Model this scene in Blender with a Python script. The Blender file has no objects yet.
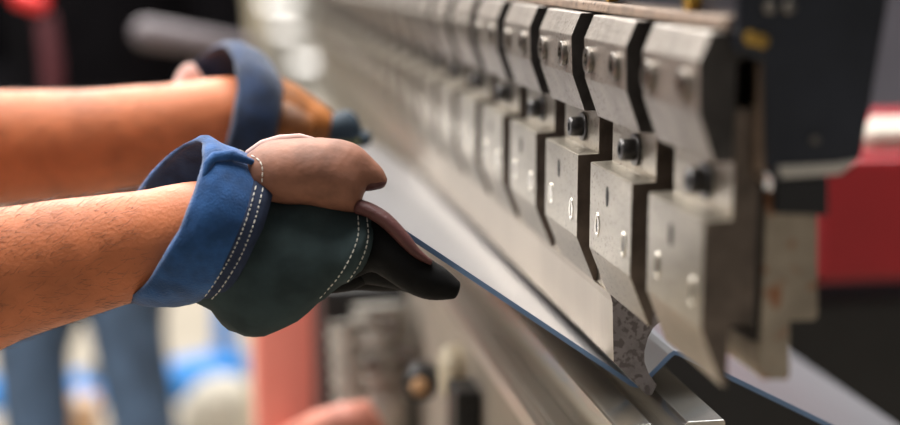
import bpy, bmesh, math, random
from mathutils import Vector, Matrix
from mathutils.bvhtree import BVHTree
random.seed(7)
S = bpy.context.scene
COL = S.collection

# ------------------------------------------------------------------ camera frame
FPX = 1400.0
PITCH = math.atan(254 / FPX); YAW = math.atan(.175 * math.cos(PITCH))
CAM = Vector((0, 0, 1.25))
FW = Vector((math.sin(YAW) * math.cos(PITCH), math.cos(YAW) * math.cos(PITCH), -math.sin(PITCH)))
RT = Vector((math.cos(YAW), -math.sin(YAW), 0))
UP = RT.cross(FW)
def ray(x, y): return FW + RT * ((x - 450) / FPX) + UP * ((212.5 - y) / FPX)
def at_d(x, y, d): return CAM + ray(x, y) * d
def at_y(x, y, Y): r = ray(x, y); return CAM + r * (Y / r.y)
def at_x(x, y, X): r = ray(x, y); return CAM + r * (X / r.x)
def at_z(x, y, Z): r = ray(x, y); return CAM + r * ((Z - CAM.z) / r.z)
DZ = -0.2

# ------------------------------------------------------------------ materials
def srgb(r, g, b):
    f = lambda c: (c / 255 / 12.92) if c / 255 <= .04045 else ((c / 255 + .055) / 1.055) ** 2.4
    return (f(r), f(g), f(b), 1)
def mat(name, col, rough=.5, metal=0., var=.12, scale=30., bump=0., bscale=200., col2=None, spots=0., spot_col=None,
        spot_scale=120., stretch=(1, 1, 1), sheen=0., spec=.5, emit=0., sss=0.):
    m = bpy.data.materials.new(name); m.use_nodes = True
    N, Lk = m.node_tree.nodes, m.node_tree.links
    b = N['Principled BSDF']
    tc = N.new('ShaderNodeTexCoord'); mp = N.new('ShaderNodeMapping'); mp.inputs['Scale'].default_value = stretch
    Lk.new(tc.outputs['Object'], mp.inputs['Vector'])
    nz = N.new('ShaderNodeTexNoise'); nz.inputs['Scale'].default_value = scale; nz.inputs['Detail'].default_value = 6
    Lk.new(mp.outputs[0], nz.inputs['Vector'])
    rp = N.new('ShaderNodeValToRGB')
    c = col; c2 = col2
    if c2 is None:
        lo = [v * (1 - var) for v in c[:3]] + [1]; hi = [min(1, v * (1 + var)) for v in c[:3]] + [1]
    else: lo, hi = c, c2
    rp.color_ramp.elements[0].position = .35; rp.color_ramp.elements[1].position = .65
    rp.color_ramp.elements[0].color = lo; rp.color_ramp.elements[1].color = hi
    Lk.new(nz.outputs['Fac'], rp.inputs['Fac'])
    out = rp.outputs['Color']
    if spots > 0:
        n2 = N.new('ShaderNodeTexNoise'); n2.inputs['Scale'].default_value = spot_scale; n2.inputs['Detail'].default_value = 4
        Lk.new(tc.outputs['Object'], n2.inputs['Vector'])
        r2 = N.new('ShaderNodeValToRGB'); r2.color_ramp.elements[0].position = 1 - spots - .04; r2.color_ramp.elements[1].position = 1 - spots + .04
        Lk.new(n2.outputs['Fac'], r2.inputs['Fac'])
        mx = N.new('ShaderNodeMix'); mx.data_type = 'RGBA'
        Lk.new(r2.outputs['Color'], mx.inputs[0]); Lk.new(out, mx.inputs[6]); mx.inputs[7].default_value = spot_col or (.02, .015, .01, 1)
        out = mx.outputs[2]
    Lk.new(out, b.inputs['Base Color'])
    b.inputs['Roughness'].default_value = rough; b.inputs['Metallic'].default_value = metal
    b.inputs['Specular IOR Level'].default_value = spec
    if sheen: b.inputs['Sheen Weight'].default_value = sheen
    if sss: b.inputs['Subsurface Weight'].default_value = sss; b.inputs['Subsurface Radius'].default_value = (.006, .002, .001)
    if emit: Lk.new(out, b.inputs['Emission Color']); b.inputs['Emission Strength'].default_value = emit
    if bump:
        nb = N.new('ShaderNodeTexNoise'); nb.inputs['Scale'].default_value = bscale; nb.inputs['Detail'].default_value = 5
        Lk.new(mp.outputs[0], nb.inputs['Vector'])
        bp = N.new('ShaderNodeBump'); bp.inputs['Strength'].default_value = bump; bp.inputs['Distance'].default_value = .002
        Lk.new(nb.outputs['Fac'], bp.inputs['Height']); Lk.new(bp.outputs[0], b.inputs['Normal'])
    return m
M = {}
M['clamp'] = mat('clamp_steel', srgb(152, 144, 136), .42, .75, .16, 50, .2, 300, spots=.37, spot_col=srgb(92, 84, 78), spot_scale=420)
M['block'] = mat('block_steel', srgb(160, 152, 139), .36, .8, .16, 40, .18, 300, spots=.37, spot_col=srgb(98, 88, 78), spot_scale=380, stretch=(1, .3, 1))
M['clampend'] = mat('oiled_dark_end', srgb(66, 62, 60), .5, .4, .3, 60, .3, 200)
M['blockend'] = mat('oiled_brown_end', srgb(98, 86, 77), .5, .4, .35, 50, .3, 200, spots=.3, spot_col=srgb(126, 84, 56), spot_scale=60)
M['tang'] = mat('dark_tang_steel', srgb(58, 53, 50), .5, .6, .25, 60, .2, 200)
M['jaw'] = mat('rear_jaw_steel', srgb(160, 148, 132), .5, .5, .2, 40, .2, 200, spots=.38, spot_col=srgb(150, 104, 76), spot_scale=70)
M['rust'] = mat('brown_rail', srgb(128, 108, 92), .6, .3, .25, 70, .4, 300, spots=.36, spot_col=srgb(52, 38, 30), spot_scale=150)
M['blade'] = mat('punch_blade_steel', srgb(198, 187, 172), .3, .85, .12, 14, .08, 250, stretch=(1, 1, .2))
M['blade_end'] = mat('spotted_cut_steel', srgb(138, 130, 130), .6, .3, .15, 90, .3, 300, spots=.45, spot_col=srgb(104, 95, 94), spot_scale=210)
M['die'] = mat('die_steel', srgb(200, 194, 184), .22, .95, .06, 30, .06, 250, stretch=(1, .1, 1))
M['bed'] = mat('bed_steel', srgb(164, 154, 142), .5, .35, .14, 10, .15, 100)
M['bedrail'] = mat('bed_rail_steel', srgb(214, 208, 198), .3, .8, .08, 20, .1, 200, stretch=(1, .2, 1))
M['sheet'] = mat('bright_sheet', srgb(178, 178, 182), .28, .5, .03, 8, .02, 60)
M['edge_reflection'] = mat('cut_edge_blue_reflection', srgb(120, 150, 192), .35, .4, .12, 20)  # bluish reflection on the sheet's cut ends, put into their colour
M['bolt'] = mat('black_oxide', srgb(84, 82, 82), .3, .85, .35, 200, .1, 500)
M['bolt_light'] = mat('worn_bolt', srgb(140, 134, 127), .28, .9, .3, 200, .1, 500)
M['dark'] = mat('dark_hole', srgb(16, 15, 15), .7, .2, .2)
M['body'] = mat('charcoal_casting', srgb(42, 45, 54), .3, .2, .3, 18, .2, 80)
M['blackpart'] = mat('black_part', srgb(26, 26, 29), .45, .1, .2, 30)
M['brass'] = mat('brass', srgb(205, 165, 80), .3, .8, .15, 60)
M['skin'] = mat('tanned_skin', srgb(194, 114, 74), .55, 0, .16, 24, .25, 420, sss=.1, spec=.3)
M['hair'] = mat('dark_hair', srgb(52, 30, 20), .5, 0, .2, 80)
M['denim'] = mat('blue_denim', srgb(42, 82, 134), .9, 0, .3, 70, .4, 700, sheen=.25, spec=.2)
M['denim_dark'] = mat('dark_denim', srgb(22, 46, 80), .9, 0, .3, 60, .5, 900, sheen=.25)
M['navy'] = mat('navy_band', srgb(36, 48, 74), .9, 0, .15, 120, .4, 1200)
M['green'] = mat('dark_green_canvas', srgb(53, 66, 68), .85, 0, .22, 40, .55, 55, spec=.2)
M['leather'] = mat('brown_leather', srgb(136, 90, 70), .7, 0, .25, 60, .9, 55)
M['maroon'] = mat('maroon_leather', srgb(84, 44, 42), .6, 0, .2, 60, .4, 400)
M['blackfab'] = mat('black_leather', srgb(13, 13, 14), .75, 0, .3, 50, .4, 120, spec=.15)
M['orange'] = mat('orange_brown_leather', srgb(138, 80, 24), .6, 0, .5, 45, .5, 120)
M['pink'] = mat('pale_pink_lining', srgb(206, 172, 164), .85, 0, .1, 60)
M['thread'] = mat('white_thread', srgb(226, 222, 212), .8, 0, .05)
M['tipgreen'] = mat('dark_teal_fabric', srgb(34, 52, 66), .8, 0, .2, 60)
M['olive'] = mat('olive_fabric', srgb(130, 135, 90), .8, 0, .2, 60)
M['jacket'] = mat('black_jacket', srgb(9, 8, 10), .95, 0, .2, 20, spec=.05)
M['redstripe'] = mat('dark_red_cloth', srgb(66, 14, 22), .85, 0, .15, 20)
M['red'] = mat('bright_red', srgb(220, 36, 34), .5, 0, .1, 20)
M['jeans'] = mat('jeans', srgb(58, 76, 98), .9, 0, .3, 14)
M['shirt'] = mat('grey_shirt', srgb(70, 74, 84), .9, 0, .15, 20)
M['shoe'] = mat('shoe_leather', srgb(30, 26, 24), .5, 0, .2, 30)
M['eye'] = mat('eye', srgb(230, 226, 220), .2, 0, .03)
M['floor'] = mat('workshop_floor', srgb(172, 162, 146), .6, 0, .12, 1.2, .1, 20)
M['wall'] = mat('workshop_wall', srgb(176, 172, 164), .8, 0, .08, .8)
M['blue'] = mat('blue_paint', srgb(0, 124, 204), .45, 0, .08, 10)
M['coral'] = mat('coral_paint', srgb(255, 152, 136), .5, 0, .06, 8)
M['salmon'] = mat('dusky_salmon_paint', srgb(190, 122, 104), .6, 0, .2, 20)
M['greytube'] = mat('grey_tube', srgb(92, 84, 88), .6, 0, .15, 20)
M['mark'] = mat('bright_stamped_rim', srgb(226, 220, 208), .22, .9, .08, 200)
M['redmach'] = mat('red_machine_paint', srgb(160, 24, 32), .5, 0, .12, 4)
M['white'] = mat('white_paint', srgb(236, 232, 226), .5, 0, .04, 6)
M['greymach'] = mat('grey_machine_paint', srgb(98, 96, 104), .55, .1, .12, 6)
M['castgrey'] = mat('cast_grey', srgb(172, 168, 160), .45, .4, .25, 30, .2, 100)
M['beigepost'] = mat('beige_steel', srgb(196, 184, 160), .55, .1, .08, 10)
M['card'] = mat('tan_cardboard', srgb(190, 150, 112), .8, 0, .1, 12)
M['sack'] = mat('pale_grey_sack', srgb(206, 200, 186), .85, 0, .08, 14, .4, 40)
M['glow'] = mat('lamp_diffuser', (1, .97, .93, 1), .5, 0, 0, 1, emit=2.6)

# ------------------------------------------------------------------ object helpers
def link(name, me, m=None, parent=None, smooth=False):
    o = bpy.data.objects.new(name, me); COL.objects.link(o)
    if m is not None:
        for k in (m if isinstance(m, (list, tuple)) else [m]): me.materials.append(M[k])
    if parent is not None: o.parent = parent
    if smooth:
        for p in me.polygons: p.use_smooth = True
    return o
def obj(name, bm, m, parent=None, smooth=False, angle=None):
    bmesh.ops.recalc_face_normals(bm, faces=bm.faces)
    me = bpy.data.meshes.new(name); bm.to_mesh(me); bm.free()
    o = link(name, me, m, parent, smooth)
    if angle: me.shade_smooth() if hasattr(me, 'shade_smooth') else None; me.set_sharp_from_angle(angle=angle)
    return o
def tag(o, label=None, cat=None, group=None, kind=None):
    if label: o['label'] = label
    if cat: o['category'] = cat
    if group: o['group'] = group
    if kind: o['kind'] = kind
    return o
def thing(name, label, cat, loc=(0, 0, 0), group=None):
    o = bpy.data.objects.new(name, None); COL.objects.link(o); o.location = loc; o.empty_display_size = .05
    return tag(o, label, cat, group)
def struct(name, bm, m): return tag(obj(name, bm, m), kind='structure')
def copy_tree(o, parent=None):
    c = o.copy(); COL.objects.link(c)
    if parent is not None: c.parent = parent
    for ch in list(o.children): copy_tree(ch, c)
    return c
def prism_y(bm, prof, y0, y1, bev=0., off=(0, 0, 0)):
    """solid with the given x,z profile between y0 and y1"""
    n = len(prof)
    a = [bm.verts.new((x - off[0], y0 - off[1], z - off[2])) for x, z in prof]
    c = [bm.verts.new((x - off[0], y1 - off[1], z - off[2])) for x, z in prof]
    fs = [bm.faces.new(a), bm.faces.new(c[::-1])]
    for i in range(n): fs.append(bm.faces.new((a[i], c[i], c[(i + 1) % n], a[(i + 1) % n])))
    if bev:
        es = list({e for f in fs for e in f.edges})
        bmesh.ops.recalc_face_normals(bm, faces=fs)
        bmesh.ops.bevel(bm, geom=es, offset=bev, segments=2, profile=.6, affect='EDGES', clamp_overlap=True)
def box(bm, x0, x1, y0, y1, z0, z1, bev=0.): prism_y(bm, [(x0, z0), (x1, z0), (x1, z1), (x0, z1)], y0, y1, bev)
def basis(d):
    d = d.normalized(); u = d.orthogonal().normalized(); return u, d.cross(u), d
def ring_pts(c, u, v, ru, rv, n): return [c + u * (ru * math.cos(2 * math.pi * i / n)) + v * (rv * math.sin(2 * math.pi * i / n)) for i in range(n)]
def skin_rings(bm, rings, cap=True, closed=False):
    R = [[bm.verts.new(p) for p in r] for r in rings]
    n = len(R[0])
    for a, c in zip(R, R[1:]):
        for i in range(n): bm.faces.new((a[i], a[(i + 1) % n], c[(i + 1) % n], c[i]))
    if cap: bm.faces.new(R[0][::-1]); bm.faces.new(R[-1])
    return R
def lathe(bm, base, axis, prof, n=24):
    """prof: (distance along the axis, radius)"""
    u, v, d = basis(axis)
    skin_rings(bm, [ring_pts(base + d * h, u, v, r, r, n) for h, r in prof])
def tube(bm, pts, rads, n=12, cap=True, squash=1.):
    pts = [Vector(p) for p in pts]
    rings = []; u = None
    P2, R2 = [], []
    if cap:   # rounded ends
        d = (pts[0] - pts[1]).normalized(); r = rads[0]
        for k in (.98, .8, .45): P2.append(pts[0] + d * r * k); R2.append(r * math.sqrt(1 - k * k))
    P2 += pts; R2 += list(rads)
    if cap:
        d = (pts[-1] - pts[-2]).normalized(); r = rads[-1]
        for k in (.45, .8, .98): P2.append(pts[-1] + d * r * k); R2.append(r * math.sqrt(1 - k * k))
    for i, p in enumerate(P2):
        d = (P2[min(i + 1, len(P2) - 1)] - P2[max(i - 1, 0)]).normalized()
        if u is None: u = d.orthogonal().normalized()
        u = (u - d * u.dot(d)).normalized(); v = d.cross(u)
        rings.append(ring_pts(p, u, v, R2[i], R2[i] * squash, n))
    skin_rings(bm, rings)
def ball(bm, c, r, sub=3):
    m = Matrix.Translation(Vector(c)) @ Matrix.Diagonal((*r, 1)) if not isinstance(r, (int, float)) else Matrix.Translation(Vector(c)) @ Matrix.Diagonal((r, r, r, 1))
    bmesh.ops.create_icosphere(bm, subdivisions=sub, radius=1, matrix=m)
def apply_mods(o):
    dg = bpy.context.evaluated_depsgraph_get(); dg.update()
    me = bpy.data.meshes.new_from_object(o.evaluated_get(dg)); o.modifiers.clear(); o.data = me
    return o
def fuse(o, voxel, smooth=6):
    md = o.modifiers.new('r', 'REMESH'); md.mode = 'VOXEL'; md.voxel_size = voxel; md.use_smooth_shade = True
    if smooth: s = o.modifiers.new('s', 'SMOOTH'); s.iterations = smooth; s.factor = .5
    apply_mods(o)
    for p in o.data.polygons: p.use_smooth = True
    return o
# a section of a hand / glove: top and bottom silhouette points, distance from the camera, half thickness, bulge of near and far side
def sect(top, bot, d, hd, near=0, far=0, n=32, power=1.):
    mx, my = (top[0] + bot[0]) / 2, (top[1] + bot[1]) / 2
    hx, hy = (top[0] - bot[0]) / 2, (top[1] - bot[1]) / 2
    pts = []
    for i in range(n):
        a = 2 * math.pi * i / n; c, s = math.cos(a), math.sin(a)
        c2 = math.copysign(abs(c) ** power, c); s2 = math.copysign(abs(s) ** power, s)
        sh = near * s2 if s > 0 else far * -s2
        pts.append(at_d(mx + hx * c2 + sh, my + hy * c2, d - hd * s2))
    return pts
def loft(secs, n=32, sub=3):
    """Catmull-Rom through the section rings, rounded closed ends"""
    rings = [sect(*s, n=n) if isinstance(s, tuple) else sect(n=n, **s) for s in secs]
    out = []
    for i in range(len(rings) - 1):
        p0, p1, p2, p3 = rings[max(i - 1, 0)], rings[i], rings[i + 1], rings[min(i + 2, len(rings) - 1)]
        for k in range(sub):
            t = k / sub
            out.append([0.5 * ((2 * b) + (c - a) * t + (2 * a - 5 * b + 4 * c - d) * t * t + (3 * b - a - 3 * c + d) * t ** 3) for a, b, c, d in zip(p0, p1, p2, p3)])
    out.append(rings[-1])
    return out
def close_ends(rings, e0=True, e1=True, k=.35):
    def ctr(r): return sum(r, Vector()) / len(r)
    res = list(rings)
    for flag, end in ((e0, 0), (e1, 1)):
        if not flag: continue
        r = rings[0] if end == 0 else rings[-1]; r2 = rings[1] if end == 0 else rings[-2]
        c = ctr(r); d = (c - ctr(r2)).normalized(); rad = sum((p - c).length for p in r) / len(r)
        ext = []
        for q in (.4, .7, .9, .99): ext.append([c + (p - c) * math.sqrt(1 - q * q) + d * rad * k * q for p in r])
        res = ext[::-1] + res if end == 0 else res + ext
    return res
def wrinkle(o, strength, size):
    t = bpy.data.textures.new('wrinkle', 'CLOUDS'); t.noise_scale = size; t.noise_depth = 2
    md = o.modifiers.new('w', 'DISPLACE'); md.texture = t; md.strength = strength; md.mid_level = .5; md.texture_coords = 'GLOBAL'
    return o

# ================================================================== THE PRESS
def zz(p): return [(x, z + DZ) for x, z in p]
Y0, PIT, LEN = .9624187, .119, .088         # far end of the sharp clamp, spacing, clamp length
YEND = Y0 - PIT * 2 - LEN                     # near end of the row
YFAR = Y0 + PIT * 20
ORD = ['first', 'second', 'third', 'fourth', 'fifth', 'sixth', 'seventh', 'eighth', 'ninth', 'tenth', 'eleventh', 'twelfth', 'thirteenth', 'fourteenth',
       'fifteenth', 'sixteenth', 'seventeenth', 'eighteenth', 'nineteenth', 'twentieth', 'twenty-first', 'twenty-second', 'twenty-third']

ram = thing('press_ram', 'brown-edged steel ram beam above the row of clamp plates', 'press ram', (.28, YEND, 1.0))
def child(name, bm, m, par, **k):
    o = obj(name, bm, m, par, **k); o.matrix_parent_inverse = Matrix.Translation(-Vector(par.location)); return o
bm = bmesh.new(); prism_y(bm, zz([(.2415, 1.4168), (.262, 1.4168), (.262, 1.4228), (.2425, 1.4228)]), YEND - .0, YFAR, .0012); child('rail', bm, 'rust', ram)
bm = bmesh.new(); box(bm, .2505, .300, YEND + .003, YFAR, 1.4228 + DZ, 1.95 + DZ, .002); child('ram_plate', bm, 'body', ram)
bm = bmesh.new(); box(bm, .2624, .2660, YEND + .003, YFAR, 1.262 + DZ, 1.4305 + DZ, .0005); child('tang', bm, 'tang', ram)
for k in range(2):
    bm = bmesh.new(); lathe(bm, at_x((698, 617)[k], (1, -6)[k], .2505), Vector((-1, 0, 0)), [(0, .005), (.006, .005), (.007, .004)], 12)
    child('grease_fitting', bm, 'brass', ram)['label'] = 'brass grease fitting'

# clamp plates
CL = zz([(.2352, 1.4158), (.2292, 1.4015), (.2302, 1.377), (.2388, 1.353), (.2486, 1.353), (.2486, 1.402), (.2620, 1.405), (.2620, 1.4158)])
def socket_bolt(name, parent, pos, r, h, mk, washer=0., wm=None):
    """cap screw whose head points to -x"""
    bm = bmesh.new(); pos = Vector(pos)
    x = Vector((-1, 0, 0)); rs = r * .5
    lathe(bm, pos, x, [(0, r), (h * .82, r), (h * .95, r * .94), (h, r * .86), (h, rs), (h * .45, rs * .98)], 24)
    b = obj(name, bm, mk, parent, smooth=True, angle=math.radians(35))
    bm = bmesh.new(); lathe(bm, pos, x, [(h * .46, rs * .97), (h * .5, rs * .97)], 6); obj('socket', bm, 'dark', b)
    if washer:
        bm = bmesh.new(); lathe(bm, pos + Vector((.002, 0, 0)), x, [(0, washer), (.0016, washer), (.002, washer * .95)], 24)
        obj('washer', bm, wm, b, smooth=True, angle=math.radians(35))
    return b
def ends(o):
    for p in o.data.polygons:
        if abs(p.normal.y) > .95: p.material_index = 1
    return o
def make_clamp():
    t = thing('clamp_plate', '', 'clamp plate', (0, 0, 0), 'steel clamp plates along the press ram')
    bm = bmesh.new(); prism_y(bm, CL, 0, LEN, .0007); ends(obj('plate', bm, ['clamp', 'clampend'], t))
    for yy in (.0185, .0735):
        b = socket_bolt('bolt', t, (.2296, yy, 1.3892 + DZ), .0080, .0032, 'bolt_light')
    return t
BL = zz([(.2348, 1.3244), (.2348, 1.2700), (.2470, 1.2400), (.2494, 1.2400), (.2494, 1.272), (.2620, 1.272), (.2620, 1.379), (.2488, 1.379), (.2488, 1.3250)])
def make_block():
    t = thing('tool_block', '', 'tool block', (0, 0, 0), 'steel punch holder blocks under the clamps')
    bm = bmesh.new(); prism_y(bm, BL, 0, LEN, .0007); ends(obj('block', bm, ['block', 'blockend'], t))
    socket_bolt('bolt', t, (.2468, .0372 , 1.3385 + DZ), .0066, .0085, 'bolt', .0098, 'bolt')
    yf = Y0 - LEN
    for (px, py) in ((551.5, 193.5), (571.5, 209)):
        p = at_x(px, py, .2348); y, z = p.y - yf, p.z
        bm = bmesh.new()                      # stamped oval: a raised rim round a sunk centre
        n, k = 20, 8; R = []
        for i in range(n):
            a = 2 * math.pi * i / n; c = Vector((.2346, y + .0034 * math.cos(a), z + .0066 * math.sin(a)))
            o_ = Vector((0, math.cos(a), math.sin(a)))
            R.append([c + (o_ * math.cos(2 * math.pi * j / k) + Vector((-.6, 0, 0)) * math.sin(2 * math.pi * j / k)) * .0011 for j in range(k)])
        skin_rings(bm, R + [R[0]], cap=False); bmesh.ops.remove_doubles(bm, verts=bm.verts, dist=1e-6)
        s = obj('stamped_mark', bm, 'mark', t, smooth=True)
        bm = bmesh.new(); u = ring_pts(Vector((.23475, y, z)), Vector((0, 1, 0)), Vector((0, 0, 1)), .0026, .0058, 16)
        skin_rings(bm, [u, [q - Vector((.0002, 0, 0)) for q in u]]); obj('mark_hollow', bm, 'tang', s)
    p = at_x(559, 168, .2348); y, z = p.y - yf, p.z
    bm = bmesh.new(); u = ring_pts(Vector((.2350, y, z)), Vector((0, 1, 0)), Vector((0, 0, 1)), .0028, .0062, 16)
    skin_rings(bm, [u, [q - Vector((.0005, 0, 0)) for q in u]]); s = obj('slot', bm, 'dark', t)
    return t
c0, b0 = make_clamp(), make_block()
for k in range(2, -20, -1):
    i = 2 - k
    yy = Y0 - PIT * k - LEN
    c = c0 if i == 0 else copy_tree(c0); b = b0 if i == 0 else copy_tree(b0)
    c.location = (0, yy, 0); b.location = (0, yy, 0)
    o = ORD[i]
    if i == 0:
        c['label'] = 'large blurred steel clamp plate at the near right end of the row'
        b['label'] = 'large blurred tool block with stamped marks at the near right end'
    elif i == 2:
        c['label'] = 'sharply focused steel clamp plate, third from the near right end'
        b['label'] = 'sharply focused tool block with stamped marks, third from near right end'
    else:
        c['label'] = f'angled steel clamp plate with two bolts, {o} from near right end of row'
        b['label'] = f'steel tool block with bolted neck, {o} from near right end of row'

# punch blade
bm = bmesh.new()
BP = zz([(.2476, 1.2397), (.2492, 1.2340), (.2508, 1.1950), (.2735, 1.1716), (.2772, 1.1714), (.2803, 1.1778), (.2745, 1.1862), (.2716, 1.1940), (.2714, 1.2010), (.2735, 1.2100),
         (.2768, 1.2163), (.2800, 1.2190), (.2860, 1.2215), (.2860, 1.2395), (.2616, 1.2395), (.2616, 1.270), (.2498, 1.270), (.2498, 1.2395)])
YB = Y0 - PIT * 1.05
prism_y(bm, BP, YB, YFAR - .05, .0004)
pb = obj('punch_blade', bm, ['blade', 'blade_end'])
tag(pb, 'long beige steel punch blade clamped under the tool blocks, grey cut end', 'punch blade')
for p in pb.data.polygons:
    if p.normal.y < -.9: p.material_index = 1

# rear jaw
rj = thing('rear_jaw', 'beige steel rear jaw rail behind the nearest tool block', 'jaw rail', (.28, YEND, 1.15))
pj = [at_y(*q, YEND) for q in ((759, 190), (759, 376), (764, 381), (788, 381), (791, 376), (791, 322), (816, 321), (819, 316), (819, 190))]
bm = bmesh.new(); prism_y(bm, [(max(p.x, .2665), p.z) for p in pj], YEND + .001, YEND + .10, .001); child('jaw', bm, 'jaw', rj)
bm = bmesh.new(); prism_y(bm, zz([(.2665, 1.262), (.286, 1.262), (.286, 1.4), (.2665, 1.4)]), YEND + .102, YFAR, .001); child('jaw_rail', bm, 'tang', rj)

# charcoal casting at the ram's end
rc = thing('ram_end_casting', 'dark charcoal casting with brass fittings at the near end of ram', 'casting', (.29, YEND, 1.2))
YN = .628
pc = [at_y(*q, YN) for q in ((738, -90), (738, 52), (763, 62), (766, 165), (776, 181), (842, 176), (862, 160), (893, -20), (900, -90))]
bm = bmesh.new(); prism_y(bm, [(p.x, p.z) for p in pc], YN, YEND - .0004, .002); child('housing', bm, 'body', rc)
pc = [at_y(*q, YN + .002) for q in ((776, 180), (776, 214), (829, 216), (829, 178))]
bm = bmesh.new(); prism_y(bm, [(p.x, p.z) for p in pc], YN + .002, YEND - .001, .001); child('stop_block', bm, 'blackpart', rc)
pc = [at_y(*q, YN) for q in ((762, 62), (758, 175), (767, 185), (770, 62))]
bm = bmesh.new(); prism_y(bm, [(p.x, p.z) for p in pc], YN + .002, YEND - .001, .0004); child('edge_strip', bm, 'rust', rc)
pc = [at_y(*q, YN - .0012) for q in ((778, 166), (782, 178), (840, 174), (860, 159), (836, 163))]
bm = bmesh.new(); prism_y(bm, [(p.x, p.z) for p in pc], YN - .0012, YN, .0003); child('highlight_strip', bm, 'bedrail', rc)['label'] = 'bright strip as painted reflection along lower edge'  # bright strip standing in for a reflection on the casting's lower edge
for (px, py, r, mk) in ((750, 38, .0034, 'brass'), (761, 41, .0034, 'brass'), (769, 7, .003, 'bolt_light'), (788, 7, .003, 'bolt_light'), (814, 140, .0022, 'bolt_light')):
    p = at_y(px, py, YN); bm = bmesh.new()
    lathe(bm, p, Vector((0, -1, 0)), [(-.001, r), (.002, r), (.003, r * .7), (.003, r * .35), (.002, r * .3)], 6 if mk == 'brass' else 16); f = child('fitting' if mk == 'brass' else 'screw', bm, mk, rc)
    if mk == 'brass': f['label'] = 'brass hexagon fitting'

# die, bed
bm = bmesh.new(); YD = .803
prism_y(bm, zz([(.2425, 1.131), (.2425, 1.1625), (.244, 1.164), (.2655, 1.164), (.2765, 1.150), (.2785, 1.150), (.2895, 1.164), (.3135, 1.164), (.3145, 1.163), (.3145, 1.131)]), YD, YFAR, .0005)
tag(obj('bottom_die', bm, 'die'), 'polished steel bottom die with a v groove under the bent sheet', 'die')
bed = thing('press_bed', 'beige lower press bed with bright top rail under the die', 'press bed', (.28, 1.5, 0))
bm = bmesh.new(); box(bm, .228, .335, .30, YFAR + .1, .0, 1.112 + DZ, .002); child('bed_plate', bm, 'bed', bed)
bm = bmesh.new(); prism_y(bm, zz([(.2200, 1.112), (.2200, 1.126), (.2222, 1.130), (.2255, 1.1305), (.2275, 1.128), (.2295, 1.128), (.231, 1.1305), (.336, 1.1305), (.336, 1.112)]), .30, YFAR + .1, .0004); child('top_rail', bm, 'bedrail', bed)
bm = bmesh.new(); lathe(bm, at_x(460, 372, .226), Vector((-1, 0, 0)), [(-.01, .026), (.012, .026), (.018, .020), (.018, .010)], 24); child('round_boss', bm, 'beigepost', bed, smooth=True, angle=.6)

# bent sheet
sh = thing('bent_sheet', 'bright sheet metal bent in a v over the die, held by gloves', 'metal sheet', (.2772, .8696, .966))
YS0, YS1 = .8690, 1.72
PT = zz([(.0955, 1.2960), (.2690, 1.1731), (.2735, 1.1698), (.2772, 1.1686), (.2808, 1.1702), (.2840, 1.1732), (.2990, 1.1880), (.3022, 1.1902), (.3060, 1.1895), (.3200, 1.1826), (.6020, 1.0356)])
def offset(line, t):
    out = []
    for i, (x, z) in enumerate(line):
        a, b = line[max(i - 1, 0)], line[min(i + 1, len(line) - 1)]
        dx, dz = b[0] - a[0], b[1] - a[1]; l = math.hypot(dx, dz); out.append((x - dz / l * t, z + dx / l * t))
    return out
top = offset(PT, .0012); mid = offset(PT, -.0003); low = offset(PT, -.0022)
bm = bmesh.new(); prism_y(bm, low + top[::-1], YS0, YS1, .0002); o = child('sheet', bm, ['sheet', 'edge_reflection'], sh)
for p in o.data.polygons:
    if abs(p.normal.y) > .9: p.material_index = 1

# ================================================================== PEOPLE
def add_head(bm, c, f, r=1.):
    """head facing f at centre c"""
    f = Vector(f).normalized(); z = Vector((0, 0, 1)); s = f.cross(z)
    def L(a, b, h): return c + f * a * r + s * b * r + z * h * r
    ball(bm, L(-.01, 0, .03), .092 * r); ball(bm, L(.015, 0, .0), (.078 * r, .075 * r, .105 * r)); ball(bm, L(.035, 0, -.065), (.05 * r, .052 * r, .045 * r))
    tube(bm, [L(.085, 0, .02), L(.105, 0, -.02)], [.010 * r, .015 * r]); tube(bm, [L(.082, -.02, -.052), L(.088, 0, -.052), L(.082, .02, -.052)], [.007, .010, .007])
    for q in (-1, 1):
        tube(bm, [L(-.005, q * .082, .03), L(-.012, q * .088, .0), L(.0, q * .080, -.03)], [.012 * r, .014 * r, .009 * r])
        tube(bm, [L(.082, q * .012, .035), L(.078, q * .05, .035)], [.009 * r, .009 * r])
def head_parts(root, c, f):
    f = Vector(f).normalized(); z = Vector((0, 0, 1)); s = f.cross(z)
    for q in (-1, 1):
        bm = bmesh.new(); ball(bm, c + f * .076 + s * q * .031 + z * .016, .0125, 2); obj('eye', bm, 'eye', root, smooth=True)
    bm = bmesh.new(); ball(bm, c - f * .022 + z * .045, .1, 3)
    bmesh.ops.bisect_plane(bm, geom=bm.verts[:] + bm.edges[:] + bm.faces[:], plane_co=c + z * .035 + f * .03, plane_no=(f * .75 - z * .65), clear_outer=True)
    bmesh.ops.holes_fill(bm, edges=bm.edges)
    obj('hair', bm, 'hair', root, smooth=True)
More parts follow.
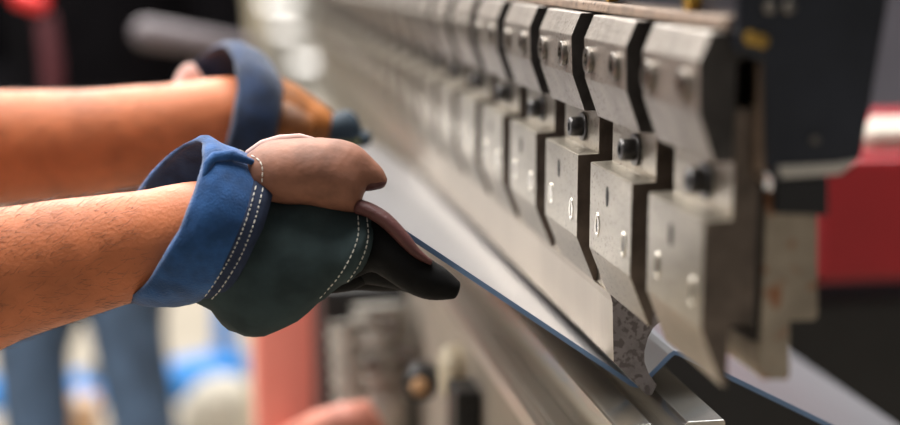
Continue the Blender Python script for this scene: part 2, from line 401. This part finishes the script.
def fingers(bm, palm, d, side, n, k=1.):
    """five fingers from the palm's end: d pointing direction, side across the palm (towards the thumb), n palm normal"""
    d, side, n = Vector(d).normalized(), Vector(side).normalized(), Vector(n).normalized()
    for j, (o, l) in enumerate(((.030, .072), (.010, .080), (-.010, .074), (-.029, .058))):
        a = palm + d * .045 + side * o; b = a + d * l * .5 + n * .006; c = b + d * l * .3 + n * .016; e = c + d * l * .2 + n * .018
        tube(bm, [a - d * .02, a, b, c, e], [.010, .0098, .0090, .0082, .0074], 10)
    a = palm - d * .02 + side * .03
    tube(bm, [a, a + side * .03 + d * .03 + n * .008, a + side * .04 + d * .06 + n * .016], [.014, .011, .009], 10)
    tube(bm, [palm - d * .05, palm, palm + d * .045], [.032, .040, .038], 14, squash=.5)

# ---- operator (only the forearms and gloves are in the frame)
WR, WL = at_d(232, 236, .905), at_d(262, 108, 1.185)
AR = [at_d(-190, 338, .93), at_d(-90, 312, .925), at_d(0, 275, .92), at_d(75, 258, .913), at_d(150, 242, .907), at_d(205, 230, .905)]
RR = [.050, .051, .0452, .0400, .0345, .0335]
AL = [at_d(-230, 190, 1.22), at_d(-110, 165, 1.21), at_d(0, 148, 1.20), at_d(90, 143, 1.19), at_d(175, 130, 1.185), at_d(232, 118, 1.185)]
RL = [.052, .054, .0505, .046, .040, .036]
bm = bmesh.new()
tube(bm, AR, RR, 28); tube(bm, AL, RL, 28)
sR, sL = Vector((-.455, .945, 1.35)), Vector((-.50, 1.36, 1.35))
tube(bm, [sR, sR.lerp(AR[0], .5) + Vector((-.01, -.02, 0)), AR[0]], [.062, .054, .050], 20)
tube(bm, [sL, sL.lerp(AL[0], .5) + Vector((-.01, .02, 0)), AL[0]], [.062, .054, .052], 20)
pel = Vector((-.56, 1.15, .90))
tube(bm, [pel, Vector((-.55, 1.15, 1.08)), Vector((-.525, 1.15, 1.25)), Vector((-.50, 1.15, 1.36))], [.135, .125, .14, .10], 24, squash=1.)
tube(bm, [sR, (sR + sL) / 2 + Vector((0, 0, .03)), sL], [.065, .095, .065], 20)
hc = Vector((-.40, 1.15, 1.58))
tube(bm, [Vector((-.48, 1.15, 1.38)), hc - Vector((.02, 0, .07))], [.062, .056], 18); add_head(bm, hc, (1, 0, -.3))
for q in (-1, 1):
    h = pel + Vector((0, q * .095, -.05))
    tube(bm, [h, Vector((-.53, 1.15 + q * .12, .48)), Vector((-.57, 1.15 + q * .13, .10))], [.090, .062, .042], 20)
    tube(bm, [Vector((-.60, 1.15 + q * .13, .045)), Vector((-.43, 1.15 + q * .14, .035))], [.042, .034], 14)
for w, dr in ((AR[-1], WR), (AL[-1], WL)):     # hands inside the gloves
    pass
tube(bm, [AR[-1], at_d(250, 232, .905), at_d(300, 240, .905), at_d(345, 245, .90)], [.030, .026, .022, .012], 16, squash=.9)
tube(bm, [AL[-1], at_d(262, 112, 1.185), at_d(300, 120, 1.185), at_d(325, 126, 1.185)], [.030, .026, .020, .012], 16, squash=.9)
op = obj('person', bm, 'skin'); fuse(op, .0055, 8)
tag(op, 'person reaching in from the left, bare forearms and work gloves holding the sheet', 'person')
head_parts(op, hc, (1, 0, -.3))
bm = bmesh.new()
tube(bm, [pel + Vector((0, 0, .02)), Vector((-.55, 1.15, 1.08)), Vector((-.525, 1.15, 1.25)), Vector((-.50, 1.15, 1.37))], [.152, .142, .155, .11], 24)
tube(bm, [sR, (sR + sL) / 2 + Vector((0, 0, .03)), sL], [.076, .106, .076], 20)
for s_, e_ in ((sR, AR[0]), (sL, AL[0])): tube(bm, [s_, s_.lerp(e_, .55)], [.076, .070], 20)
o = obj('shirt', bm, 'shirt', op); fuse(o, .009, 6)
bm = bmesh.new(); tube(bm, [pel + Vector((0, 0, .06)), pel - Vector((0, 0, .04))], [.150, .150], 24)
for q in (-1, 1):
    h = pel + Vector((0, q * .095, -.05)); tube(bm, [h, Vector((-.53, 1.15 + q * .12, .48)), Vector((-.57, 1.15 + q * .13, .09))], [.104, .080, .066], 20)
o = obj('trousers', bm, 'jeans', op); fuse(o, .010, 6)
for q in (-1, 1):
    bm = bmesh.new(); tube(bm, [Vector((-.61, 1.15 + q * .13, .052)), Vector((-.52, 1.15 + q * .135, .056)), Vector((-.42, 1.15 + q * .14, .045))], [.050, .050, .043], 16); o = obj('shoe', bm, 'shoe', op, smooth=True)
# arm hair: short dark strands lying along both forearms
bm = bmesh.new(); cand = []
for poly in op.data.polygons:
    c = poly.center
    for A in (AR, AL):
        ax = (A[4] - A[1]); t = (c - A[1]).dot(ax) / ax.length_squared
        if .15 < t < 1.0 and (c - (A[1] + ax * t)).length < .062: cand.append((c.copy(), poly.normal.copy(), ax.normalized()))
for _ in range(5200):
    c, n, ax = random.choice(cand); n = n.normalized()
    side = n.cross(ax); d = (ax * random.uniform(.6, 1) + side * random.uniform(-.35, .55) + n * random.uniform(.10, .4)).normalized()
    p = c + side * random.uniform(-.004, .004) + ax * random.uniform(-.004, .004) - n * .001; l = random.uniform(.007, .017)
    e = p + d * l - n * l * .18; m_ = p + d * l * .5
    u, v, _d = basis(d); r = .00009
    vs = [bm.verts.new(p + (u * math.cos(a) + v * math.sin(a)) * r) for a in (0, 2.1, 4.2)] + [bm.verts.new(m_ + (u * math.cos(a) + v * math.sin(a)) * r * .8) for a in (0, 2.1, 4.2)]
    tip = bm.verts.new(e)
    for i in range(3):
        j = (i + 1) % 3; bm.faces.new((vs[i], vs[j], vs[3 + j], vs[3 + i])); bm.faces.new((vs[3 + i], vs[3 + j], tip))
o = obj('arm_hair', bm, 'hair', op); o['kind'] = 'stuff'

def part_loft(name, secs, mk, parent, sub=3, e0=True, e1=True, k=.35, wr=None):
    bm = bmesh.new(); skin_rings(bm, close_ends(loft(secs, sub=sub), e0, e1, k))
    o = obj(name, bm, mk, parent, smooth=True)
    if wr:
        wrinkle(o, *wr); apply_mods(o)
        for p in o.data.polygons: p.use_smooth = True
    return o
def stitches(name, px_line, surf, parent, step=4.3, lift=.0003, r=.00034, mk='thread'):
    """dashes of thread lying on the surfaces of `surf` along a line"""
    trees = []
    for s_ in surf:
        trees.append(BVHTree.FromPolygons([v.co.copy() for v in s_.data.vertices], [tuple(p.vertices) for p in s_.data.polygons]))
    # resample with Catmull-Rom
    P = [Vector(p) for p in px_line]; pts = []
    for i in range(len(P) - 1):
        p0, p1, p2, p3 = P[max(i - 1, 0)], P[i], P[i + 1], P[min(i + 2, len(P) - 1)]
        for k in range(24):
            t = k / 24; pts.append(0.5 * (2 * p1 + (p2 - p0) * t + (2 * p0 - 5 * p1 + 4 * p2 - p3) * t * t + (3 * p1 - p0 - 3 * p2 + p3) * t ** 3))
    pts.append(P[-1])
    acc = 0; dash = []; dashes = []; on = True; last = pts[0]
    for p in pts:
        acc += (p - last).length; last = p
        if on: dash.append(p)
        if acc > (step * .72 if on else step * .28):
            if on and len(dash) > 1: dashes.append((dash[0], dash[-1]))
            dash = []; on = not on; acc = 0
    bm = bmesh.new()
    for a, b in dashes:
        w = []
        for q in (a, (a + b) / 2, b):
            best = None; r_ = ray(q.x, q.y).normalized()
            for t in trees:
                h = t.ray_cast(CAM, r_)
                if h[0] is not None and (best is None or h[3] < best[3]): best = h
            if best: w.append(best[0] - r_ * lift)
        if len(w) == 3: tube(bm, w, [r, r * 1.15, r], 6)
    return obj(name, bm, mk, parent, smooth=True)

# ---- right glove (near)
D = .905
g = part_loft('work_glove', [((248, 176), (196, 303), D, .036), ((268, 184), (210, 312), D, .036), ((285, 188), (228, 331), D, .034), ((306, 191), (254, 338), D - .003, .031), ((330, 197), (286, 328), D - .006, .027),
     ((352, 205), (318, 304), D - .009, .024), ((364, 211), (337, 288), D - .012, .0235), ((371, 215), (349, 282), D - .014, .0215), ((373, 221), (356, 274), D - .015, .018)], 'green', op, wr=(.0055, .022))
th = part_loft('thumb', [((250, 152), (256, 200), D - .012, .022), ((270, 141), (278, 204), D - .014, .026), ((300, 138), (310, 207), D - .015, .027), ((330, 139), (340, 212), D - .016, .025), ((348, 141), (358, 213), D - .017, .021),
     ((361, 147), (362, 201), D - .018, .016), ((373, 159), (366, 191), D - .019, .0125), ((382, 169), (374, 189), D - .019, .010), ((386, 177), (381, 188), D - .019, .006)], 'leather', g, wr=(.0022, .025))
th['label'] = 'brown leather thumb'
part_loft('thumb_tip', [((374, 174), (362, 191), D - .021, .008), ((381, 178), (370, 191), D - .0215, .007), ((386, 181), (380, 189), D - .021, .005)], 'maroon', g)
ix = part_loft('index_finger', [((352, 206), (344, 282), D - .006, .015), ((366, 207), (360, 276), D - .009, .0155), ((380, 213), (372, 272), D - .014, .016), ((394, 223), (386, 279), D - .018, .0155), ((412, 242), (402, 289), D - .02, .0145), ((431, 259), (418, 297), D - .02, .0135),
     ((447, 270), (436, 300), D - .02, .012), ((459, 281), (452, 299), D - .02, .008)], 'blackfab', g, wr=(.0016, .02))
ix['label'] = 'black index finger under the sheet edge'
part_loft('finger_facing', [((358, 199), (356, 214), D - .026, .008), ((372, 203), (366, 217), D - .028, .009), ((390, 214), (383, 228), D - .0305, .009), ((407, 232), (400, 245), D - .031, .008), ((420, 249), (415, 258), D - .031, .006), ((432, 260), (430, 265), D - .030, .003)], 'maroon', g)['label'] = 'maroon leather inner side of finger'
part_loft('middle_finger', [((346, 232), (336, 286), D + .008, .014), ((372, 240), (362, 284), D + .012, .014), ((400, 252), (390, 288), D + .016, .013), ((424, 266), (414, 294), D + .02, .012), ((438, 274), (432, 294), D + .022, .009)], 'blackfab', g)
part_loft('ring_finger', [((338, 250), (326, 292), D + .028, .013), ((366, 254), (356, 290), D + .034, .013), ((392, 262), (384, 291), D + .04, .012), ((408, 270), (402, 290), D + .043, .009)], 'blackfab', g)
part_loft('little_finger', [((326, 266), (318, 294), D - .004, .013), ((342, 268), (336, 293), D + .004, .013), ((358, 268), (354, 290), D + .01, .012), ((368, 270), (366, 284), D + .014, .008)], 'blackfab', g)
# cuff: flared, rolled-back denim
def cuff(name, secs, mk, parent, thick=.004, sub=4, wr=(.006, .035)):
    rings = loft(secs, n=48, sub=sub)
    bm = bmesh.new()
    def ctr(r): return sum(r, Vector()) / len(r)
    inner = []
    for r in rings:
        c = ctr(r); inner.append([p + (c - p).normalized() * thick for p in r])
    lip = [p.lerp(q, .5) + (ctr(rings[0]) - ctr(rings[1])).normalized() * thick * .6 for p, q in zip(rings[0], inner[0])]
    seq = inner[::-1] + [lip] + rings
    skin_rings(bm, seq + [inner[-1]], cap=False)
    bmesh.ops.remove_doubles(bm, verts=bm.verts, dist=1e-7)
    o = obj(name, bm, mk, parent, smooth=True); wrinkle(o, *wr); apply_mods(o)
    for p in o.data.polygons: p.use_smooth = True
    return o
CS = [dict(top=(203, 138), bot=(131, 301), d=D, hd=.054, near=20, far=-42), dict(top=(209, 136), bot=(146, 305), d=D, hd=.055, near=24, far=-34),
      dict(top=(224, 143), bot=(168, 306), d=D, hd=.052, near=24, far=-18), dict(top=(244, 153), bot=(190, 305), d=D, hd=.047, near=22, far=-8), dict(top=(262, 166), bot=(205, 302), d=D, hd=.0425, near=18, far=-4)]
cf = cuff('cuff', CS, 'denim', g)
cf['label'] = 'rolled-back blue denim cuff'
bd = cuff('cuff_band', [dict(top=(250, 157), bot=(189, 303), d=D, hd=.0475, near=21, far=-6), dict(top=(262, 163), bot=(206, 305), d=D, hd=.0455, near=20, far=-4), dict(top=(269, 169), bot=(211, 306), d=D, hd=.041, near=19, far=-2)], 'navy', g, .003, 4, (.004, .035))
stitches('cuff_stitching', [(256, 186), (247, 218), (232, 254), (214, 284), (203, 299)], [bd, cf, g], g)
stitches('cuff_stitching', [(263, 188), (255, 220), (241, 256), (223, 286), (211, 300)], [bd, cf, g], g)
stitches('cuff_stitching', [(240, 150), (256, 158), (262, 166), (262, 184)], [bd, cf, th], g, 5)
stitches('knuckle_stitching', [(358, 216), (358, 236), (350, 258), (337, 279), (320, 298)], [g, ix], g)
stitches('knuckle_stitching', [(367, 218), (368, 238), (362, 259), (349, 280), (332, 297)], [g, ix], g)
bm = bmesh.new(); tube(bm, [at_d(248, 153, D), at_d(262, 145, D), at_d(280, 140, D), at_d(300, 138, D), at_d(315, 140, D)], [.002, .0032, .0034, .003, .0015], 10); obj('piping', bm, 'pink', g, smooth=True)['label'] = 'pale pink piping'
bm = bmesh.new(); tube(bm, [at_d(203, 178, D - .045), at_d(207, 165, D - .043), at_d(214, 157, D - .038), at_d(232, 155, D - .034), at_d(252, 162, D - .03)], [.001, .003, .0035, .0035, .002], 10); obj('cuff_fold', bm, 'denim', g, smooth=True)

# ---- left glove (far)
E = 1.185
g2 = part_loft('work_glove', [((254, 66), (252, 150), E, .036), ((268, 70), (264, 152), E, .035), ((286, 79), (282, 152), E, .032), ((304, 90), (300, 149), E, .029), ((322, 103), (316, 146), E, .025), ((333, 113), (328, 142), E, .02)], 'orange', op, wr=(.005, .03))
g2['label'] = 'orange-brown leather palm'
part_loft('index_finger', [((326, 116), (322, 142), E - .004, .016), ((338, 112), (332, 141), E - .006, .015), ((347, 110), (344, 140), E - .008, .014), ((356, 115), (354, 140), E - .008, .012), ((360, 124), (359, 138), E - .008, .008)], 'tipgreen', g2)['label'] = 'dark teal fingertip'
part_loft('middle_finger', [((335, 126), (331, 146), E + .012, .012), ((348, 128), (346, 147), E + .012, .012), ((358, 130), (357, 146), E + .012, .009)], 'olive', g2)
part_loft('ring_finger', [((346, 131), (343, 148), E + .03, .012), ((358, 130), (357, 148), E + .03, .012), ((369, 132), (368, 146), E + .03, .009)], 'tipgreen', g2)
part_loft('little_finger', [((316, 128), (312, 148), E + .045, .012), ((330, 132), (328, 149), E + .05, .011), ((341, 135), (340, 148), E + .052, .008)], 'tipgreen', g2)
part_loft('thumb', [((276, 96), (270, 140), E - .030, .014), ((296, 106), (290, 142), E - .034, .013), ((312, 116), (308, 142), E - .034, .011)], 'orange', g2)
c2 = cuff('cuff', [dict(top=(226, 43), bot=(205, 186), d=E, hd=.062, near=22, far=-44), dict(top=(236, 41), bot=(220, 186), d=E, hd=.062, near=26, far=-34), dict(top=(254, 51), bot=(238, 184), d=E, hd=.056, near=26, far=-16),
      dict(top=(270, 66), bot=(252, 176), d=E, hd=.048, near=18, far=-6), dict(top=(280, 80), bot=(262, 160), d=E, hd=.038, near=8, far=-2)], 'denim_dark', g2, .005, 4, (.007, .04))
c2['label'] = 'turned-back blue denim cuff'
bm = bmesh.new()
skin_rings(bm, loft([((194, 64), (216, 97), E + .030, .006), ((186, 64), (200, 97), E + .035, .007), ((178, 72), (190, 98), E + .04, .008), ((172, 86), (182, 100), E + .035, .008)], n=20)); obj('cuff_lining', bm, 'pink', g2, smooth=True)['label'] = 'pale pink inner lining'

# ---- background person in a black jacket
Dp = 3.0
J = lambda x, y, d=Dp: at_d(x, y, d)
bm = bmesh.new()
hip, chest = J(98, 175), J(104, -10)
gz = lambda p: Vector((p.x, p.y, 0))
kr, kl = J(128, 335), J(32, 350); ar_, al_ = J(160, 520), J(45, 525)
ar_.z = .09; al_.z = .09
shr, shl = J(205, -60), J(5, -60); er, el = J(222, 60), J(-25, 70)
hr_, hl_ = J(190, 140, 2.88), J(30, 140, 2.88)
hc2 = J(100, -185)
tube(bm, [hip, hip.lerp(chest, .5), chest, J(104, -70)], [.14, .14, .155, .09], 20); tube(bm, [shr, J(104, -75), shl], [.06, .08, .06], 16)
tube(bm, [J(103, -70), hc2 - Vector((0, 0, .07))], [.06, .055], 14); add_head(bm, hc2, (.2, -1, -.2))
for a, b_, c_ in ((shr, er, hr_), (shl, el, hl_)): tube(bm, [a, b_, c_], [.056, .044, .032], 14)
fingers(bm, hr_ + Vector((-.03, -.03, -.01)), (-.8, -.5, -.3), (0, -.3, 1), (-.3, .5, 0)); fingers(bm, hl_ + Vector((.03, -.03, -.01)), (.8, -.5, -.3), (0, -.3, 1), (.3, .5, 0))
for h, k_, a in ((J(124, 190), kr, ar_), (J(70, 190), kl, al_)):
    tube(bm, [h, k_, a], [.085, .060, .042], 18); tube(bm, [a + Vector((0, .04, -.045)), a + Vector((0, -.14, -.05))], [.040, .034], 12)
bp = obj('person', bm, 'skin'); fuse(bp, .008, 5)
tag(bp, 'blurred person in a black jacket and blue jeans standing in the background', 'person')
head_parts(bp, hc2, (.2, -1, -.2))
bm = bmesh.new(); tube(bm, [J(98, 200), hip.lerp(chest, .5), chest, J(104, -60)], [.185, .185, .20, .12], 20); tube(bm, [shr, J(104, -72), shl], [.075, .10, .075], 16)
for a, b_, c_ in ((shr, er, hr_), (shl, el, hl_)): tube(bm, [a, b_, b_.lerp(c_, .85)], [.075, .065, .05], 14)
jk = obj('jacket', bm, 'jacket', bp); fuse(jk, .012, 5)
bm = bmesh.new(); tube(bm, [J(46, 20, 2.78), J(52, 60, 2.77), J(54, 130, 2.78)], [.022, .024, .024], 10, squash=.6); obj('stripe', bm, 'redstripe', jk, smooth=True)['label'] = 'dark red stripe'
bm = bmesh.new(); tube(bm, [J(22, -4, 2.76), J(38, 2, 2.76)], [.022, .02], 12); obj('badge', bm, 'red', jk, smooth=True)['label'] = 'bright red patch'
bm = bmesh.new(); tube(bm, [J(98, 150), J(98, 200)], [.15, .15], 20)
for h, k_, a in ((J(124, 190), kr, ar_), (J(70, 190), kl, al_)): tube(bm, [h, k_, a], [.105, .080, .066], 18)
tr = obj('trousers', bm, 'jeans', bp); fuse(tr, .012, 5)
for a in (ar_, al_):
    bm = bmesh.new(); tube(bm, [a + Vector((0, .05, -.04)), a + Vector((0, -.05, -.035)), a + Vector((0, -.16, -.048))], [.050, .050, .04], 14); obj('shoe', bm, 'shoe', bp, smooth=True)

# ================================================================== BACKGROUND
bm = bmesh.new(); box(bm, -8, 8, -4, 10, -.1, 0); struct('floor', bm, 'floor')
bm = bmesh.new(); box(bm, -8, 8, 10, 10.2, 0, 5); struct('wall_back', bm, 'wall')
bm = bmesh.new(); box(bm, 8, 8.2, -4, 10, 0, 5); struct('wall_right', bm, 'wall')

def pxbox(bm, x0, x1, y0, y1, Y, dy, bev=.005, zmin=None):
    a, b = at_y(x0, y1, Y), at_y(x1, y0, Y)
    box(bm, a.x, b.x, Y, Y + dy, a.z if zmin is None else zmin, b.z, bev)
# red machine and its neighbours on the right
t = thing('machine_housing', 'blurred red machine housing with pale top at the right edge', 'machine', (1, 1.6, 0))
bm = bmesh.new(); pxbox(bm, 815, 1150, 150, 285, 1.60, .5, .01); child('red_cover', bm, 'redmach', t)
bm = bmesh.new(); pxbox(bm, 868, 1150, 122, 150, 1.64, .10, .01); child('pale_top', bm, 'sack', t)
bm = bmesh.new(); pxbox(bm, 640, 1150, 285, 500, 1.85, .5, .01, 0.0); child('black_base', bm, 'blackpart', t)
bm = bmesh.new(); pxbox(bm, 760, 1200, -260, 112, 2.6, .5, .01, 0.0); o = obj('grey_cabinet', bm, 'greymach'); tag(o, 'tall dark grey cabinet behind the red machine housing', 'cabinet')

# hydraulic drive in front of the bed
t = thing('drive_unit', 'dark mechanical drive unit with grey cylinders beneath the gloves', 'machine', (.05, 1.6, 0))
bm = bmesh.new(); pxbox(bm, 326, 405, 286, 520, 1.62, .18, .004, 0.0); child('frame', bm, 'blackpart', t)
for px, r, a0, a1 in ((385, .033, 305, 400), (352, .022, 322, 400)):
    a, b = at_y(px, a1, 1.54), at_y(px - 6, a0, 1.56); bm = bmesh.new()
    L_ = (b - a).length
    prof = [(0, r)]
    for i in range(5): prof += [(L_ * (i + .1) / 5, r), (L_ * (i + .5) / 5, r), (L_ * (i + .55) / 5, r * .82), (L_ * (i + .95) / 5, r * .82)]
    lathe(bm, a, b - a, prof + [(L_, r), (L_, r * .5)], 20); child('cylinder', bm, 'castgrey', t, smooth=True, angle=.6)
for px, py, r in ((393, 325, .011), (407, 352, .012), (372, 366, .012)):
    bm = bmesh.new(); p = at_y(px, py, 1.50); lathe(bm, p, Vector((-.3, -1, .2)), [(-.012, r), (.006, r), (.010, r * .8), (.010, r * .4)], 6); child('nut', bm, 'bolt_light', t)
bm = bmesh.new(); pxbox(bm, 372, 408, 398, 480, 1.50, .10, .02, 0.0); child('grey_casting', bm, 'castgrey', t)
bm = bmesh.new(); p = at_y(432, 392, 1.28); lathe(bm, p + Vector((0, .05, 0)), Vector((-.25, -1, .1)), [(0, .017), (.04, .017), (.045, .014), (.045, .010)], 20); kn = child('knob', bm, 'blackpart', t, smooth=True, angle=.6)
bm = bmesh.new(); lathe(bm, p + Vector((0, .05, 0)), Vector((-.25, -1, .1)), [(.042, .0085), (.050, .0085), (.053, .006)], 16); o = obj('knob_cap', bm, 'card', kn, smooth=True); o.matrix_parent_inverse = kn.matrix_parent_inverse.copy(); o.matrix_parent_inverse = Matrix.Identity(4)
bm = bmesh.new(); pxbox(bm, 456, 482, 393, 480, 1.16, .05, .004, 0.0); child('bracket', bm, 'blackpart', t)

# coral-red post and rounded guard
t = thing('guard_post', 'coral red steel post standing below the near glove', 'post', (0, 1.8, 0))
bm = bmesh.new(); pxbox(bm, 258, 322, 250, 520, 1.80, .08, .008, 0.0); child('post', bm, 'coral', t)
bm = bmesh.new(); a = at_y(240, 430, 1.75); b = at_y(262, 430, 1.75)
tube(bm, [at_y(290, 440, 1.79), at_y(318, 430, 1.42), at_y(345, 420, 1.38), at_y(362, 416, 1.38), at_y(370, 430, 1.38), at_y(371, 520, 1.38)], [.016, .020, .018, .018, .018, .018], 14); child('bent_tube', bm, 'salmon', t, smooth=True)

# blue trolley, sack and cartons on the floor
Yt = 4.0
t = thing('trolley', 'blue painted trolley frame on the floor behind the legs', 'trolley', (-.2, Yt, 0))
def zt(px, py): return at_y(px, py, Yt)
bm = bmesh.new(); tube(bm, [zt(-60, 402), zt(60, 399), zt(110, 393), zt(180, 384), zt(230, 372)], [.072] * 5, 12); child('base_bar', bm, 'blue', t, smooth=True)
bm = bmesh.new(); tube(bm, [zt(228, 374), zt(224, 340), zt(222, 150)], [.032, .030, .028], 12); child('upright', bm, 'blue', t, smooth=True)
for px in (-40, 95, 215):
    p = zt(px, 395); bm = bmesh.new(); lathe(bm, Vector((p.x - .02, Yt, .05)), Vector((1, 0, 0)), [(0, .05), (.04, .05)], 20); w = child('wheel', bm, 'blackpart', t)
    bm = bmesh.new(); tube(bm, [Vector((p.x, Yt, .05)), Vector((p.x, Yt, p.z))], [.015, .015], 8); child('wheel_fork', bm, 'blue', t)
bm = bmesh.new(); p = at_y(226, 425, 3.3); ball(bm, (p.x, 3.3, .135), (.11, .09, .135), 3); o = obj('sack', bm, 'sack'); wrinkle(o, .04, .12)
for q in o.data.polygons: q.use_smooth = True
tag(o, 'pale grey sack on the floor left of the coral post', 'sack')
t = thing('carton', 'small tan carton on the floor between the legs', 'carton', (0, 3.6, 0))
bm = bmesh.new(); pxbox(bm, 66, 96, 402, 440, 3.65, .1, .004, 0.0); child('carton_box', bm, 'card', t)
bm = bmesh.new(); a = at_y(66, 402, 3.65); box(bm, a.x + .03, a.x + .045, 3.648, 3.752, a.z - .03, a.z + .001); child('tape', bm, 'white', t)

# far background: beige column, steel rolls, lamps
t = thing('column', 'pale beige steel column far behind the far glove', 'column', (0, 7, 0))
a, b = at_y(232, 20, 7), at_y(262, 20, 7)
bm = bmesh.new(); box(bm, a.x, b.x, 7, 7.02, 0, 4); box(bm, a.x, b.x, 7.12, 7.14, 0, 4); box(bm, (a.x + b.x) / 2 - .01, (a.x + b.x) / 2 + .01, 7.02, 7.12, 0, 4); child('profile', bm, 'beigepost', t)
bm = bmesh.new(); box(bm, a.x - .05, b.x + .05, 6.95, 7.19, 0, .03); child('foot_plate', bm, 'beigepost', t)
def lamp(px, py, w, h, Y, label):
    t = thing('strip_lamp', label, 'lamp', tuple(at_y(px, py, Y)), 'lit lamps far behind the press')
    p = at_y(px, py, Y); sc = Y / FPX
    bm = bmesh.new(); box(bm, p.x - w * sc / 2, p.x + w * sc / 2, Y, Y + .08, p.z - h * sc / 2, p.z + h * sc / 2, .01); child('diffuser', bm, 'glow', t)
    bm = bmesh.new(); box(bm, p.x - w * sc / 2 - .03, p.x + w * sc / 2 + .03, Y + .08, Y + .14, p.z - h * sc / 2 - .02, p.z + h * sc / 2 + .02, .005); child('lamp_housing', bm, 'white', t)
lamp(311, 63, 30, 4, 9.86, 'lowest bright white lamp, just above the far glove')
lamp(287, 31, 20, 3, 9.86, 'small white lamp on the back wall, between the upper and lowest lamps')
lamp(272, 3, 46, 4, 9.86, 'wide bright white lamp at the top edge above the far cuff')
t = thing('tube_stand', 'blurred pale grey tube on a stand in front of the black jacket', 'stand', (.05, 2.6, 0))
bm = bmesh.new(); tube(bm, [at_y(146, 33, 2.56), at_y(246, 49, 2.60)], [.026, .022], 16); child('tube', bm, 'greytube', t, smooth=True)
p = at_y(246, 50, 2.60)
bm = bmesh.new(); tube(bm, [p, Vector((p.x, p.y, .02))], [.014, .014], 12); child('pole', bm, 'beigepost', t, smooth=True)
bm = bmesh.new(); lathe(bm, Vector((p.x, p.y, 0)), Vector((0, 0, 1)), [(0, .12), (.015, .12), (.02, .1)], 24); child('base_plate', bm, 'beigepost', t)

# ================================================================== LIGHT, CAMERA
W = bpy.data.worlds.new('hall'); S.world = W; W.use_nodes = True
bgn = W.node_tree.nodes['Background']; bgn.inputs['Color'].default_value = (1.0, .98, .96, 1); bgn.inputs['Strength'].default_value = .16
def area(name, loc, target, size, power, col):
    l = bpy.data.lights.new(name, 'AREA'); l.shape = 'RECTANGLE'; l.size, l.size_y = size; l.energy = power; l.color = col
    o = bpy.data.objects.new(name, l); COL.objects.link(o); o.location = loc
    o.rotation_euler = (Vector(target) - Vector(loc)).to_track_quat('-Z', 'Y').to_euler()
area('unseen_hall_light', (-.55, 1.4, 3.2), (.1, 1.2, 1), (1.4, 2.6), 118, (1, .97, .93))
area('unseen_hall_light', (-1.0, 6.2, 4.2), (-.6, 4.6, .2), (4, 3), 170, (1, .98, .95))
area('unseen_hall_light', (-3.0, 2.4, 3.0), (0, 1.2, 1.0), (2, 2.5), 55, (1, .98, .96))
area('unseen_hall_light', (-.25, 3.4, 3.1), (.2, 2.6, 1.0), (1.0, 2.6), 110, (1, .97, .93))  # unseen light added to brighten the far part of the row
area('unseen_hall_light', (2.0, 2.6, 3.2), (.5, 1.2, .9), (1.6, 1.6), 62, (.92, .96, 1))  # unseen cool light added from back right to whiten the sheet's rear flange
bm = bmesh.new(); box(bm, -8.2, -8, -4, 10, 0, 5); struct('wall_left', bm, 'wall')

cam = bpy.data.cameras.new('camera'); co = bpy.data.objects.new('camera', cam); COL.objects.link(co)
cam.sensor_width = 36; cam.lens = 36 * FPX / 900; cam.clip_start = .02
co.matrix_world = Matrix.Translation(CAM) @ Matrix((RT, UP, -FW)).transposed().to_4x4()
cam.dof.use_dof = True; cam.dof.focus_distance = .895; cam.dof.aperture_fstop = cam.lens / 26.0; cam.dof.aperture_blades = 0
S.camera = co
vs = S.view_settings; vs.view_transform = 'Standard'; vs.look = 'None'; vs.gamma = 1; vs.use_curve_mapping = False; vs.exposure = .35
